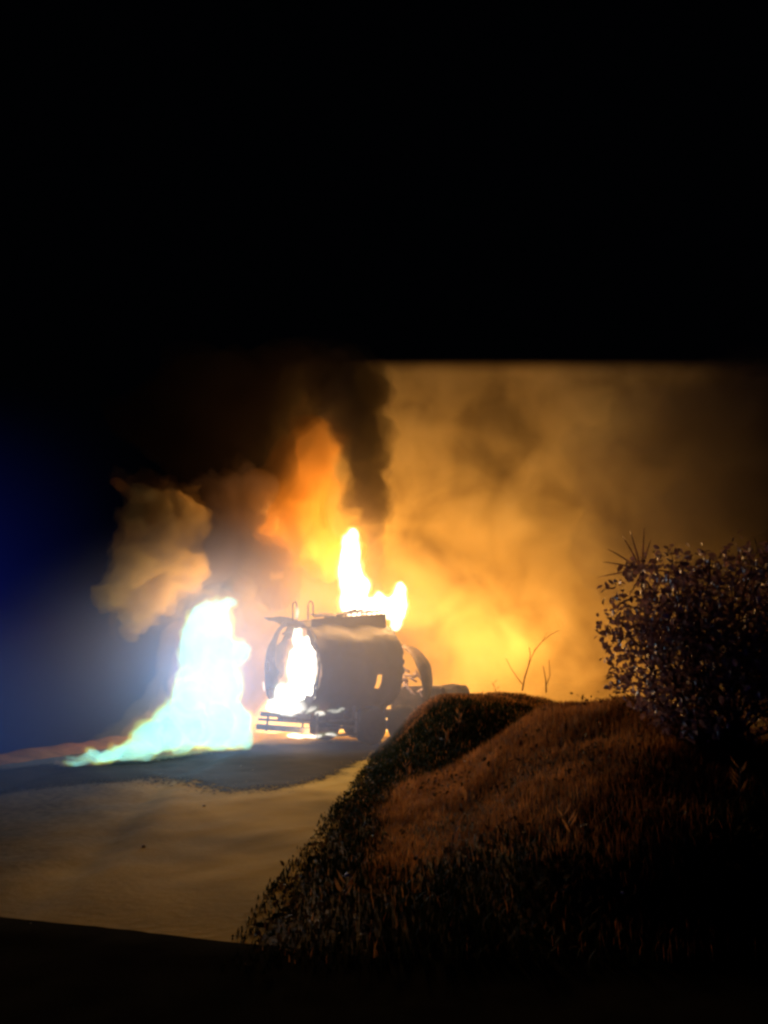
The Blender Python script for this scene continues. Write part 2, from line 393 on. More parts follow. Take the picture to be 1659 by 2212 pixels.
for i in range(9):
    o = po if i == 0 else link('coaming_post', post_me, None, tk)
    s = 1.25 + i*0.185; o.location = TL(s, 0.55, ZC+1.265+0.113*s); o.rotation_euler = (random.uniform(-.3,.3), random.uniform(-.3,.3), 0)
bm = bmesh.new()
add_tube(bm, [TL(1.35,0.05,ZC+1.2), TL(1.35,0.05,ZC+1.47)], 0.24, 14); add_tube(bm, [TL(1.35,0.05,ZC+1.47), TL(1.35,0.05,ZC+1.52)], 0.28, 14)
from_bm('manhole_cover', bm, MAT['sooty'], tk)
# collapsed hoop of the next compartment
def hoop(name, s, a0, a1, zc, width, rk, mat, lab=None):
    bm = bmesh.new(); n = 40; rows = []
    for j in range(n+1):
        a = a0 + (a1-a0)*j/n; t = j/n
        w, z = ell(a, rk); wd = width*(0.45+0.55*math.sin(PI*min(1, 0.15+t*0.8)))*(1+0.2*mn.noise(Vector((t*6,1,1))))
        rows.append((bm.verts.new(TL(s-wd/2, w, zc+z)), bm.verts.new(TL(s+wd/2, w*0.98, zc+z))))
    for j in range(n): bm.faces.new((rows[j][0], rows[j+1][0], rows[j+1][1], rows[j][1]))
    o = from_bm(name, bm, mat, tk, smooth=True); m = o.modifiers.new('thickness', 'SOLIDIFY'); m.thickness = 0.03
    if lab: o['label'] = lab
hoop('tank_hoop', 3.95, -0.15, 1.95, ZC-0.42, 0.55, 0.93, MAT['burnt'], 'curved hoop of tank wall left standing in front of the main shell')
# chassis, bumper, guard, legs and wheels
def beam(name, p, q, sy, sz, mat, bev=0.01):
    p, q = Vector(p), Vector(q); d = q-p; L = d.length
    bm = bmesh.new(); rot = d.to_track_quat('X', 'Z').to_matrix(); add_box(bm, (p+q)/2, (L, sy, sz), rot=rot, bevel=bev)
    return from_bm(name, bm, mat, tk)
for w in (-0.42, 0.42): beam('chassis_rail', TL(-0.05, w, 0.72), TL(5.2, w, 0.74), 0.09, 0.20, MAT['burnt'])
for s in (0.1, 1.4, 2.7, 4.2): beam('cross_member', TL(s, -0.37, 0.70), TL(s, 0.37, 0.70), 0.07, 0.12, MAT['burnt'])
beam('bumper', TL(-0.18, -1.22, 0.45), TL(-0.18, 1.22, 0.45), 0.08, 0.14, MAT['steel'])
beam('bumper', TL(-0.16, -1.18, 0.64), TL(-0.16, 1.18, 0.64), 0.05, 0.06, MAT['burnt'])
beam('light_bar', TL(-0.12, -1.15, 0.78), TL(-0.12, 1.15, 0.78), 0.05, 0.12, MAT['burnt'])
for w in (-0.8, 0.8): beam('bumper_bracket', TL(-0.16, w, 0.35), TL(-0.1, w, 0.84), 0.05, 0.05, MAT['burnt'])
for z in (0.30, 0.48, 0.66): beam('side_guard_rail', TL(0.0, 1.2, z), TL(1.32, 1.2, z+0.01), 0.03, 0.07, MAT['steel'])
for s in (0.04, 1.3): beam('side_guard_post', TL(s, 1.17, 0.24), TL(s, 1.17, 0.86), 0.05, 0.06, MAT['steel'])
def saddle(s):
    bm = bmesh.new(); n = 16
    rows = []
    for j in range(n+1):
        w = -0.85 + 1.7*j/n; z = ZC - RH*math.sqrt(max(0, 1-(w/RW)**2)) + 0.01
        rows.append([bm.verts.new(TL(s+e, w, zz)) for e, zz in ((-.05, z), (.05, z), (.05, .70), (-.05, .70))])
    for j in range(n):
        for k in range(4): bm.faces.new((rows[j][k], rows[j][(k+1)%4], rows[j+1][(k+1)%4], rows[j+1][k]))
    bm.faces.new(rows[0]); bm.faces.new(rows[-1][::-1])
    from_bm('tank_saddle', bm, MAT['burnt'], tk)
for s in (0.35, 1.5, 2.6): saddle(s)
def lathe(bm, prof, seg, ax_org, ax_dir):
    a = ax_dir.normalized(); u = UP; v = a.cross(u); rings = []
    for (h, r) in prof: rings.append([bm.verts.new(ax_org + a*h + (u*math.cos(2*PI*k/seg)+v*math.sin(2*PI*k/seg))*r) for k in range(seg)])
    for i in range(len(prof)-1):
        for k in range(seg): bm.faces.new((rings[i][k], rings[i][(k+1)%seg], rings[i+1][(k+1)%seg], rings[i+1][k]))
    bm.faces.new(rings[0][::-1]); bm.faces.new(rings[-1])
for s in (1.95, 3.15):
    for w in (-0.98, 0.98):
        wl = empty('wheel'); wl.parent = tk; sg = 1 if w > 0 else -1
        wl.location = TL(s, w, 0.5)
        bm = bmesh.new(); lathe(bm, [(-.14,.29),(-.15,.42),(-.12,.49),(.12,.49),(.15,.42),(.14,.29)], 28, Vector((0,0,0)), SIDE*sg)
        from_bm('tyre', bm, MAT['rubber'], wl, smooth=True)
        bm = bmesh.new(); lathe(bm, [(-.12,.29),(.12,.29),(.10,.25),(.02,.22),(.03,.10),(.11,.09),(.12,.05)], 24, Vector((0,0,0)), SIDE*sg)
        from_bm('rim', bm, MAT['burnt'], wl, smooth=True)
    bm = bmesh.new(); add_tube(bm, [TL(s,-.9,.5), TL(s,.9,.5)], 0.07, 10); from_bm('axle', bm, MAT['burnt'], tk, smooth=True)

# ------------------------------------------------------------------ wrecked tractor remains beyond the tank
E0 = P(892, 1470, 23.4); E0.z = 0
wk = empty('engine_wreck', E0); tag(wk, 'heap of burnt engine and pipework under the curved tank hoop', 'wreckage')
bm = bmesh.new(); add_box(bm, (0.15,0,0.85), (1.5,1.0,1.4), bevel=0.08, jit=0.10); from_bm('engine_block', bm, MAT['burnt'], wk)
bm = bmesh.new(); add_box(bm, (0.75,-0.1,1.05), (0.55,0.8,0.75), bevel=0.1, jit=0.12); from_bm('gearbox', bm, MAT['sooty'], wk)
bm = bmesh.new(); add_box(bm, (-0.3,-.2,0.35), (2.4,0.3,0.24), bevel=0.03, jit=0.03); from_bm('frame_member', bm, MAT['burnt'], wk)
for i in range(13):
    bm = bmesh.new(); x = random.uniform(-0.75, 0.55); z = random.uniform(1.3, 2.1); y = -0.55+random.uniform(-.08,.08)
    pts = [(x, y, z)]
    for k in range(random.randint(2, 4)):
        q = Vector(pts[-1]) + Vector((random.uniform(-.3,.3), random.uniform(-.06,.06), random.uniform(-.22,.16))); pts.append(tuple(q))
    add_tube(bm, pts, random.uniform(.025,.05), 6); from_bm('pipe', bm, MAT['pale_ash'], wk, smooth=True)
bm = bmesh.new()
r_ = bmesh.ops.create_icosphere(bm, subdivisions=3, radius=1.0)
for v in bm.verts:
    d = 1 + 0.3*mn.fractal(v.co*1.6, 0.9, 2, 4); v.co = Vector((v.co.x*0.8*d+1.15, v.co.y*0.6*d, max(0, v.co.z*0.55*d+1.0)))
from_bm('ash_heap', bm, MAT['sooty'], wk)

# ------------------------------------------------------------------ billowing shapes (flames and smoke)
def blob(name, parts, voxel, mat, amp, freq, stretch=1.0, octv=4, flame=False, seed=0.0, parent=None, clipz=None, fine=0.3):
    """parts: (x,y,z, rx,ry,rz). One closed surface round all of them, roughened by turbulence."""
    bm = bmesh.new()
    for (x, y, z, rx, ry, rz) in parts:
        M = Matrix.Translation((x, y, z)) @ Matrix.Diagonal((rx, ry, rz, 1))
        bmesh.ops.create_icosphere(bm, subdivisions=3, radius=1.0, matrix=M)
    me = bpy.data.meshes.new('tmp'); bm.to_mesh(me); bm.free()
    o = bpy.data.objects.new('tmp', me); C.objects.link(o)
    m = o.modifiers.new('r', 'REMESH'); m.mode = 'VOXEL'; m.voxel_size = voxel
    sm = o.modifiers.new('s', 'SMOOTH'); sm.iterations = 2; sm.factor = 0.5
    dg = bpy.context.evaluated_depsgraph_get(); ev = o.evaluated_get(dg)
    me2 = bpy.data.meshes.new_from_object(ev); bpy.data.objects.remove(o); bpy.data.meshes.remove(me)
    me2.name = name
    nv = len(me2.vertices); co = np.empty(nv*3, np.float32); me2.vertices.foreach_get('co', co); co = co.reshape(-1, 3)
    no = np.empty(nv*3, np.float32); me2.vertex_normals.foreach_get('vector', no); no = no.reshape(-1, 3)
    sd = Vector((seed*3.7, seed*1.3, seed*5.1))
    out = co.copy()
    for i in range(nv):
        p = Vector(co[i]); q = Vector((p.x*freq, p.y*freq, p.z*freq*stretch)) + sd
        if flame:
            t = mn.turbulence_vector(q, octv, False, noise_basis='PERLIN_ORIGINAL', amplitude_scale=0.6, frequency_scale=2.1)
            if fine: t = t + fine*mn.turbulence_vector(q*3.3, 2, False, noise_basis='PERLIN_ORIGINAL', amplitude_scale=0.6, frequency_scale=2.1)
            up = max(0.0, mn.noise(Vector((p.x*freq*2.2, p.y*freq*2.2, p.z*freq*.5)) + sd)) * amp * 1.6 * max(0, no[i][2])
            out[i] = co[i] + np.array((t.x*amp, t.y*amp, t.z*amp*0.9 + up))
        else:
            t = mn.turbulence(q, octv, True, noise_basis='PERLIN_ORIGINAL', amplitude_scale=0.55, frequency_scale=2.0)
            v = mn.noise_vector(q*0.6)
            out[i] = co[i] + no[i]*(amp*(0.75 - 1.25*t)) + np.array(v)*amp*0.8
    if clipz is not None: out[:,2] = np.maximum(out[:,2], clipz)
    me2.vertices.foreach_set('co', out.ravel()); me2.update(); me2.materials.clear()
    o = bpy.data.objects.new('tmp', me2); C.objects.link(o)          # heal the folds so that the surface encloses one volume
    m = o.modifiers.new('r', 'REMESH'); m.mode = 'VOXEL'; m.voxel_size = voxel*0.75
    dg = bpy.context.evaluated_depsgraph_get(); me3 = bpy.data.meshes.new_from_object(o.evaluated_get(dg))
    bpy.data.objects.remove(o); bpy.data.meshes.remove(me2); me3.name = name; me3.materials.clear()
    if clipz is not None:
        nv = len(me3.vertices); co = np.empty(nv*3, np.float32); me3.vertices.foreach_get('co', co); co = co.reshape(-1, 3)
        co[:,2] = np.maximum(co[:,2], clipz); me3.vertices.foreach_set('co', co.ravel()); me3.update()
    bmx = bmesh.new(); bmx.from_mesh(me3); seen = set(); drop = []      # drop crumbs torn off by the turbulence
    for v0 in bmx.verts:
        if v0 in seen: continue
        isl = [v0]; seen.add(v0); st = [v0]
        while st:
            for e in st.pop().link_edges:
                for w in e.verts:
                    if w not in seen: seen.add(w); st.append(w); isl.append(w)
        if len(isl) < 60 and len(bmx.verts) > 600: drop += isl
    bmesh.ops.delete(bmx, geom=drop, context='VERTS'); bmx.to_mesh(me3); bmx.free()
    return link(name, me3, mat, parent)
def pb(px, py, d, rpx, rpy, rd=None):
    """ellipsoid given by its place and half-size in the photograph at distance d"""
    c = P(px, py, d); k = mpp(d); return (c.x, c.y, c.z, rpx*k, rd if rd else rpx*k, rpy*k)
def scaled(parts, k, dz=0.0): return [(x, y, z+dz*rz, rx*k, ry*k, rz*k) for (x, y, z, rx, ry, rz) in parts]

# emission colours of the flames
F = dict(
    cyan=mat_flame('flame_cyan_core', (0.28, 1.0, 1.06), 2.1, 1.9),
    lime=mat_flame('flame_lime_mantle', (0.34, 0.75, 0.10), 0.40),
    orange=mat_flame('flame_orange_mantle', (1.0, 0.36, 0.08), 0.13),
    white=mat_flame('flame_white_core', (1.0, 0.93, 0.85), 5.0),
    gold=mat_flame('flame_gold_mantle', (1.0, 0.62, 0.22), 1.6),
    amber=mat_flame('flame_amber_pocket', (1.0, 0.42, 0.08), 1.0),
    ember=mat_flame('flame_thin_fringe', (1.0, 0.45, 0.10), 0.17), leek=mat_flame('flame_green_mantle', (0.50, 0.80, 0.14), 1.0),
    red=mat_flame('flame_red_pocket', (1.0, 0.20, 0.05), 0.9))
def lamp(name, loc, power, col, r, parent):
    l = bpy.data.lights.new(name, 'POINT'); l.energy = power; l.color = col; l.shadow_soft_size = r
    o = bpy.data.objects.new(name, l); C.objects.link(o); o.location = Vector(loc) - parent.location; o.parent = parent; return o

def flame(name, label, parts, layers, amp, freq, voxel, lamps=(), stretch=0.55, seed=0.0, group='flames of the burning tanker', clipz=None):
    c = Vector((parts[0][0], parts[0][1], 0)); root = empty(name, c); tag(root, label, 'fire', group)
    loc = [(x-c.x, y-c.y, z, a, b, d) for (x, y, z, a, b, d) in parts]
    for i, (nm, mat, k, dz, am) in enumerate(layers):
        blob(nm, scaled(loc, k, dz), voxel, mat, amp*am, freq, stretch, 4, True, seed + i*0.02, root, clipz)
    for (l, p, col, r) in lamps: lamp('fire_light', l, p, col, r, root)
    return root
WARM = (1.0, 0.50, 0.14); COOL = (0.32, 0.66, 1.0); ORG = (1.0, 0.47, 0.115)

# the tall pale flame and its low tongue running out over the road
pp = [pb(462,1560,18.6,70,55,.9), pb(457,1480,18.8,68,72,.85), pb(458,1410,18.9,62,62,.8), pb(460,1350,19,54,50,.7), pb(505,1300,19,10,12,.25), pb(415,1375,18.9,22,30,.4), pb(490,1312,19,16,22,.4), pb(432,1325,19,16,20,.35),
      pb(520,1410,19,22,24,.4), pb(505,1570,18.8,38,48,.7), pb(415,1520,18.2,42,60,.7), pb(400,1575,17.6,56,44,.7), pb(370,1560,17.4,36,40,.6), pb(340,1594,16.8,48,30,.6), pb(285,1619,16.2,50,17,.5), pb(225,1634,15.6,46,10,.4), pb(175,1645,15.2,34,5,.3), pb(525,1595,18.8,22,22,.4)]
flame('pool_fire', 'tall pale blue-white flame standing on the road left of the tanker', pp,
      [('flame_core', F['cyan'], 0.95, 0, 1.0), ('flame_mantle', F['leek'], 1.07, 0.02, 1.1), ('flame_fringe', F['ember'], 1.28, 0.08, 1.5)], 0.15, 1.9, 0.048,
      [(P(462,1320,18.7), 700, (1.0,.72,.42), .6), (P(440,1480,17.9), 850, COOL, .5), (P(300,1600,16.6), 8, (0.35,.6,1.0), .35)], seed=1, clipz=0.012)
# fire inside the open rear of the tank
pp = [pb(652,1500,19.8,38,50,.4), pb(652,1440,20,36,52,.4), pb(668,1400,20.1,18,32,.35), pb(642,1375,20,13,28,.3), pb(640,1325,20,4,18,.1), pb(630,1527,19.6,60,18,.35), pb(610,1500,19.9,18,26,.3), pb(590,1520,19.9,16,12,.2), pb(690,1540,19.2,16,6,.15), pb(570,1482,20.6,5,15,.1)]
flame('tank_fire', 'white flame burning inside the torn open rear of the tank', pp,
      [('flame_core', F['white'], 0.95, 0, 1.0), ('flame_mantle', F['lime'], 1.1, 0.05, 1.4), ('flame_fringe', F['orange'], 1.4, 0.1, 1.2)], 0.06, 3.4, 0.04,
      [(P(650,1440,20.1), 260, (1,.62,.3), .3)], seed=2)
# roof fire
pp = [pb(765,1300,21.4,32,38,.5), pb(757,1245,21.4,30,50,.45), pb(757,1195,21.4,22,40,.4), pb(762,1158,21.4,14,18,.25), pb(745,1170,21.4,8,18,.15), pb(775,1265,21.4,26,26,.4),
      pb(805,1312,21.6,36,20,.45), pb(838,1312,21.9,26,26,.4), pb(862,1308,22.1,19,38,.35), pb(820,1292,21.7,10,16,.25), pb(866,1277,22.1,11,20,.25), pb(857,1345,22.1,14,20,.3)]
flame('roof_fire', 'tall white-yellow flame roaring out of the tank roof', pp,
      [('flame_core', F['white'], 0.96, 0, 1.0), ('flame_mantle', F['gold'], 1.12, 0.06, 1.5), ('flame_fringe', F['orange'], 1.4, 0.12, 1.2)], 0.09, 2.8, 0.05,
      [(P(757,1215,21.4), 2400, WARM, .6), (P(800,1290,21.6), 900, WARM, .5), (P(862,1290,22.2), 700, WARM, .4)], seed=3)
# low fire under the bumper
pp = [pb(640,1590,19.2,28,7,.3), pb(672,1590,19.1,34,5,.25), pb(715,1589,19.0,22,3,.2)]
flame('ground_fire', 'thin bright flame lying under the rear bumper', pp,
      [('flame_core', F['white'], 0.8, 0, .6), ('flame_mantle', F['lime'], 1.1, 0.05, 1.0), ('flame_fringe', F['orange'], 1.6, 0.2, 1.4)], 0.07, 3.0, 0.03,
      [(P(650,1585,19.0), 40, WARM, .2)], seed=4, clipz=0.012)
# slits of fire showing through the shell
for k, pp in enumerate(([pb(797,1470,20.55,3.5,16,.05), pb(796,1480,20.55,4,8,.05)], [pb(795,1496,20.5,6,4,.05)], [pb(722,1536,19.5,17,4,.06), pb(738,1532,19.6,8,3,.05)])):
    flame('fire_slit', ('narrow bright slit of flame low on the dark tank wall', 'small bright spot of flame below the slit on the dark tank wall', 'short bright streak of flame along the bottom lip of the tank')[k], pp,
          [('flame_core', F['white'], 1.0, 0, 1.0), ('flame_mantle', F['lime'], 1.3, 0, 1.2)], 0.03, 5.0, 0.016, seed=5+k)
# burning strip of ground behind the tanker and the bank, which lights the smoke
pp = [(x, y, 0.25, .9, .7, z) for x, y, z in ((-3.6,25.2,.9),(-2.2,25.6,1.1),(-0.6,25.8,1.2),(1.0,26,.8),(2.6,26.2,.6),(4.2,26.4,.4),(5.8,26.8,.3),(7.4,27.2,.25))]
flame('spilled_fuel_fire', 'row of low flames burning behind the tanker and the grassy bank', pp,
      [('flame_core', F['gold'], 0.9, 0, 1.0), ('flame_fringe', F['orange'], 1.25, 0.15, 1.6)], 0.25, 1.2, 0.11,
      [((-2.2,26.6,6.4), 900, ORG, .9), ((0.2,26.8,3.4), 500, ORG, .9), ((2.6,27.4,3.4), 1050, ORG, 1.1), ((5.0,27.8,2.9), 900, ORG, 1.1), ((7.8,27.4,1.4), 250, ORG, .8)], seed=9, clipz=0.012)
# flame pockets inside the smoke
for k, (q, mt, lab) in enumerate((
    ([pb(600,1124,21.5,5,9,.15), pb(598,1140,21.5,4,9,.15)], 'amber', 'small yellow flame pocket high in the orange smoke'),
    ([pb(566,1105,21.8,12,9,.2), pb(580,1092,21.8,6,8,.2), pb(556,1100,21.8,5,5,.2)], 'amber', 'orange flame pocket at the left edge of the bright smoke'),
    ([pb(412,1242,19.6,14,9,.2), pb(400,1250,19.6,10,6,.2), pb(424,1236,19.6,8,5,.2)], 'red', 'red flame pocket in the dark smoke above the pale flame'),
    ([pb(440,1155,19.8,9,8,.2), pb(452,1143,19.8,5,8,.2)], 'amber', 'amber flame pocket in the dark smoke, above the red one'),
    ([pb(598,1245,20.6,16,8,.2), pb(585,1240,20.6,8,5,.2)], 'amber', 'faint amber flame pocket beside the tank roof'))):
    flame('flame_pocket', lab, q, [('flame_fringe', F[mt], 1.0, 0, 1.0)], 0.10, 4.0, 0.035, seed=20+k, group='flame pockets in the smoke')

# ------------------------------------------------------------------ smoke
def smoke(name, label, parts, voxel, mat, amp, freq, seed, octv=5, wisp=None):
    c = Vector((parts[0][0], parts[0][1], 0)); loc = [(x-c.x, y-c.y, z, a, b, d) for (x, y, z, a, b, d) in parts]
    o = blob(name, loc, voxel, mat, amp, freq, 1.0, octv, False, seed)
    o.location = c
    if wisp:       # thin ragged smoke round the dense heart
        k, wm, wa, wf = wisp
        w = blob('smoke_wisps', scaled(loc, k), voxel, wm, amp*wa, freq*wf, 1.0, octv, True, seed+5, o, None, 0.0)
    return tag(o, label, 'smoke', None, 'stuff')
# the great bank of fire-lit smoke drifting right behind everything
m, nt, out = mat_new('smoke_bank')
v = N(nt, 'ShaderNodeVolumePrincipled'); v.inputs['Color'].default_value = (0.92,0.66,0.28,1); v.inputs['Density Attribute'].default_value = ''
v.inputs['Absorption Color'].default_value = (0.5,0.5,0.5,1)
g = N(nt, 'ShaderNodeNewGeometry'); sp = N(nt, 'ShaderNodeSeparateXYZ'); nt.links.new(g.outputs['Position'], sp.inputs[0])
no = N(nt, 'ShaderNodeTexNoise'); no.inputs['Scale'].default_value = 0.40; no.inputs['Detail'].default_value = 5.0; no.inputs['Roughness'].default_value = 0.55; no.inputs['Distortion'].default_value = 0.9
nt.links.new(g.outputs['Position'], no.inputs['Vector'])
den = MR(nt, no.outputs['Fac'], 0.36, 0.68, 0.04, 2.2, 'LINEAR')
lean = M2(nt, 'ADD', sp.outputs['X'], M2(nt, 'MULTIPLY', sp.outputs['Z'], -0.22))
lf = MR(nt, M2(nt, 'ADD', lean, M2(nt, 'MULTIPLY', no.outputs['Fac'], 1.6)), -6.0, -4.4)
rf = MR(nt, sp.outputs['X'], 15.0, 7.5)
topz = M2(nt, 'SUBTRACT', sp.outputs['Z'], M2(nt, 'MULTIPLY', M2(nt, 'SUBTRACT', sp.outputs['Y'], 24.0), 0.45))
tf = MR(nt, topz, 12.7, 11.9)
nt.links.new(M2(nt, 'MULTIPLY', M2(nt, 'MULTIPLY', M2(nt, 'MULTIPLY', den, lf), M2(nt, 'MULTIPLY', rf, tf)), 0.12), v.inputs['Density'])
nt.links.new(v.outputs[0], out.inputs['Volume'])
bm = bmesh.new(); x0, x1, y0, y1 = -6.5, 15.0, 23.8, 31.0
vv = [bm.verts.new(p) for p in ((x0,y0,.03),(x1,y0,.03),(x1,y1,.03),(x0,y1,.03),(x0,y0,13),(x1,y0,13),(x1,y1,16.2),(x0,y1,16.2))]
for f in ((0,3,2,1),(4,5,6,7),(0,1,5,4),(1,2,6,5),(2,3,7,6),(3,0,4,7)): bm.faces.new([vv[i] for i in f])
tag(from_bm('smoke_bank', bm, m), 'wide bank of orange fire-lit smoke behind the tanker and grassy bank', 'smoke', None, 'stuff')

SM = dict(dark=mat_smoke('smoke_dark', (0.06,0.043,0.032), 0.8), tan=mat_smoke('smoke_tan', (0.42,0.25,0.07), 1.5), thin=mat_smoke('smoke_thin', (0.62,0.58,0.55), 0.16), brown=mat_smoke('smoke_brown', (0.17,0.135,0.105), 0.20))
smoke('smoke_billow', 'bright orange smoke billow just left of the dark smoke column',
      [pb(650,1120,23.2,80,80,1.0), pb(610,1070,23.2,56,60,.9), pb(670,1040,23.2,70,70,1.0), pb(640,980,23.2,62,60,.9), pb(690,960,23.3,54,60,.9), pb(655,915,23.4,36,44,.7), pb(592,1140,23,50,56,.8), pb(580,1060,23.1,40,50,.8), pb(690,1190,23.2,60,50,.8)],
      0.13, mat_smoke('smoke_orange', (0.78,0.42,0.11), 0.85), 0.55, 1.1, 38, 6, (1.15, mat_smoke('smoke_orange_wisp', (0.70,0.38,0.10), 0.22), 1.1, 1.0))
smoke('smoke_column', 'dark smoke column rising from the tallest roof flame',
      [pb(800,1130,21.6,32,36,.5), pb(792,1070,21.7,50,54,.9), pb(793,1000,21.8,56,64,1.1), pb(785,930,21.9,66,66,1.3), pb(765,865,22,76,66,1.5), pb(740,815,22,100,46,1.6), pb(820,1200,21.7,16,40,.3), pb(828,1255,21.8,12,30,.25)],
      0.10, SM['dark'], 0.62, 1.3, 31, 6, (1.12, mat_smoke('smoke_column_wisp', (0.06,0.045,0.033), 0.22), 0.55, 0.8))
smoke('smoke_plume', 'yellowish billowing smoke at the far left above the pale flame',
      [pb(285,1275,18.4,48,40,.8), pb(330,1230,18.5,50,50,.9), pb(300,1160,18.6,42,38,.7), pb(330,1100,18.7,46,44,.7), pb(300,1075,18.7,26,30,.5), pb(272,1042,18.7,9,9,.2), pb(290,1325,18.4,30,22,.5), pb(275,1352,18.4,12,16,.25), pb(370,1180,18.7,44,54,.8), pb(390,1240,18.9,40,44,.7), pb(400,1120,19,46,44,.7), pb(345,1300,18.8,40,30,.6)],
      0.085, mat_smoke('smoke_tan_heart', (0.60,0.34,0.085), 1.1), 0.55, 1.6, 32, 6, (1.25, mat_smoke('smoke_tan_wisp', (0.42,0.25,0.08), 0.30), 1.1, 1.1))
smoke('smoke_plume', 'dark brown smoke rising above the tall pale flame',
      [pb(430,1235,19.8,60,52,.9), pb(490,1180,20,70,60,1.0), pb(440,1110,20,80,60,1.0), pb(520,1090,20.4,60,70,1.0), pb(560,1220,20.4,50,50,.8), pb(596,1270,20.8,36,34,.5)],
      0.14, mat_smoke('smoke_umber', (0.13,0.08,0.05), 0.9), 0.6, 1.25, 33, 6, (1.15, mat_smoke('smoke_umber_wisp', (0.16,0.10,0.065), 0.25), 1.2, 1.0))
smoke('smoke_plume', 'black smoke high above the tall pale flame, left of the bright smoke',
      [pb(470,1010,20.6,110,80,2.0), pb(400,930,20.8,140,90,2.2), pb(555,930,21.2,60,120,2.0), pb(630,850,21.8,110,70,2.2), pb(690,820,22,80,50,2.0), pb(470,850,21,170,90,2.4), pb(590,1010,21.2,26,60,1.2)],
      0.2, mat_smoke('smoke_soot', (0.022,0.015,0.010), 0.38), 0.7, 0.7, 37)
smoke('smoke_plume', 'tan smoke sloping along the left side of the pale flame',
      [pb(365,1440,19.2,30,60,.6), pb(350,1500,19,34,46,.6), pb(320,1550,18.4,40,34,.6), pb(270,1590,18,40,22,.5), pb(230,1605,17.6,34,14,.4), pb(375,1380,19.3,22,36,.5)],
      0.10, mat_smoke('smoke_low', (0.42,0.25,0.09), 0.45), 0.22, 1.8, 34)
smoke('smoke_cloud', 'dark grey smoke cloud hanging above the leafy bush',
      [pb(1330,1240,21.5,60,50,.9), pb(1300,1190,21.6,60,50,.9), pb(1430,1120,22,130,80,1.6), pb(1560,1060,22.4,140,110,1.8), pb(1330,1010,22.4,110,80,1.3), pb(1500,920,22.8,170,80,1.8), pb(1620,900,23,120,110,1.8), pb(1270,990,22.4,60,50,1.0)],
      0.17, SM['brown'], 0.9, 0.75, 35, 6, (1.15, mat_smoke('smoke_cloud_wisp', (0.17,0.135,0.10), 0.07), 0.8, 0.8))
m, nt, out = mat_new('glare_veil')
v = N(nt, 'ShaderNodeVolumePrincipled'); v.inputs['Color'].default_value = (0.66,0.72,1.0,1); v.inputs['Density Attribute'].default_value = ''
tc = N(nt, 'ShaderNodeTexCoord'); ln = N(nt, 'ShaderNodeVectorMath', operation='LENGTH'); nt.links.new(tc.outputs['Object'], ln.inputs[0])
nt.links.new(M2(nt, 'MULTIPLY', MR(nt, ln.outputs['Value'], 1.0, 0.15), 0.095), v.inputs['Density']); nt.links.new(v.outputs[0], out.inputs['Volume'])
bm = bmesh.new(); bmesh.ops.create_icosphere(bm, subdivisions=4, radius=1.0)
o = from_bm('glare_haze', bm, m); o.location = P(560, 1450, 18.3); o.scale = (8.0, 3.4, 4.4)  # volume added to imitate glare round the fire
tag(o, 'pale haze added as glare round the tanker and the pale flame', 'smoke', None, 'stuff')

def soft_haze(name, label, loc, scale, col, dens, core=0.15):
    m, nt, out = mat_new(name)
    v = N(nt, 'ShaderNodeVolumePrincipled'); v.inputs['Color'].default_value = (*col, 1); v.inputs['Density Attribute'].default_value = ''; v.inputs['Absorption Color'].default_value = (0,0,0,1)
    tc = N(nt, 'ShaderNodeTexCoord'); ln = N(nt, 'ShaderNodeVectorMath', operation='LENGTH'); nt.links.new(tc.outputs['Object'], ln.inputs[0])
    nt.links.new(M2(nt, 'MULTIPLY', MR(nt, ln.outputs['Value'], 1.0, core), dens), v.inputs['Density']); nt.links.new(v.outputs[0], out.inputs['Volume'])
    bm = bmesh.new(); bmesh.ops.create_icosphere(bm, subdivisions=4, radius=1.0)
    o = from_bm(name, bm, m); o.location = loc; o.scale = scale
    return tag(o, label, 'smoke', None, 'stuff')
soft_haze('cool_haze', 'thin bluish haze added low over the left side of the road to dim it', (-6.6, 10.0, 0.8), (4.2, 5.5, 2.2), (0.16,0.36,0.95), 0.09)  # made-up haze that dims and cools the warm light on the road

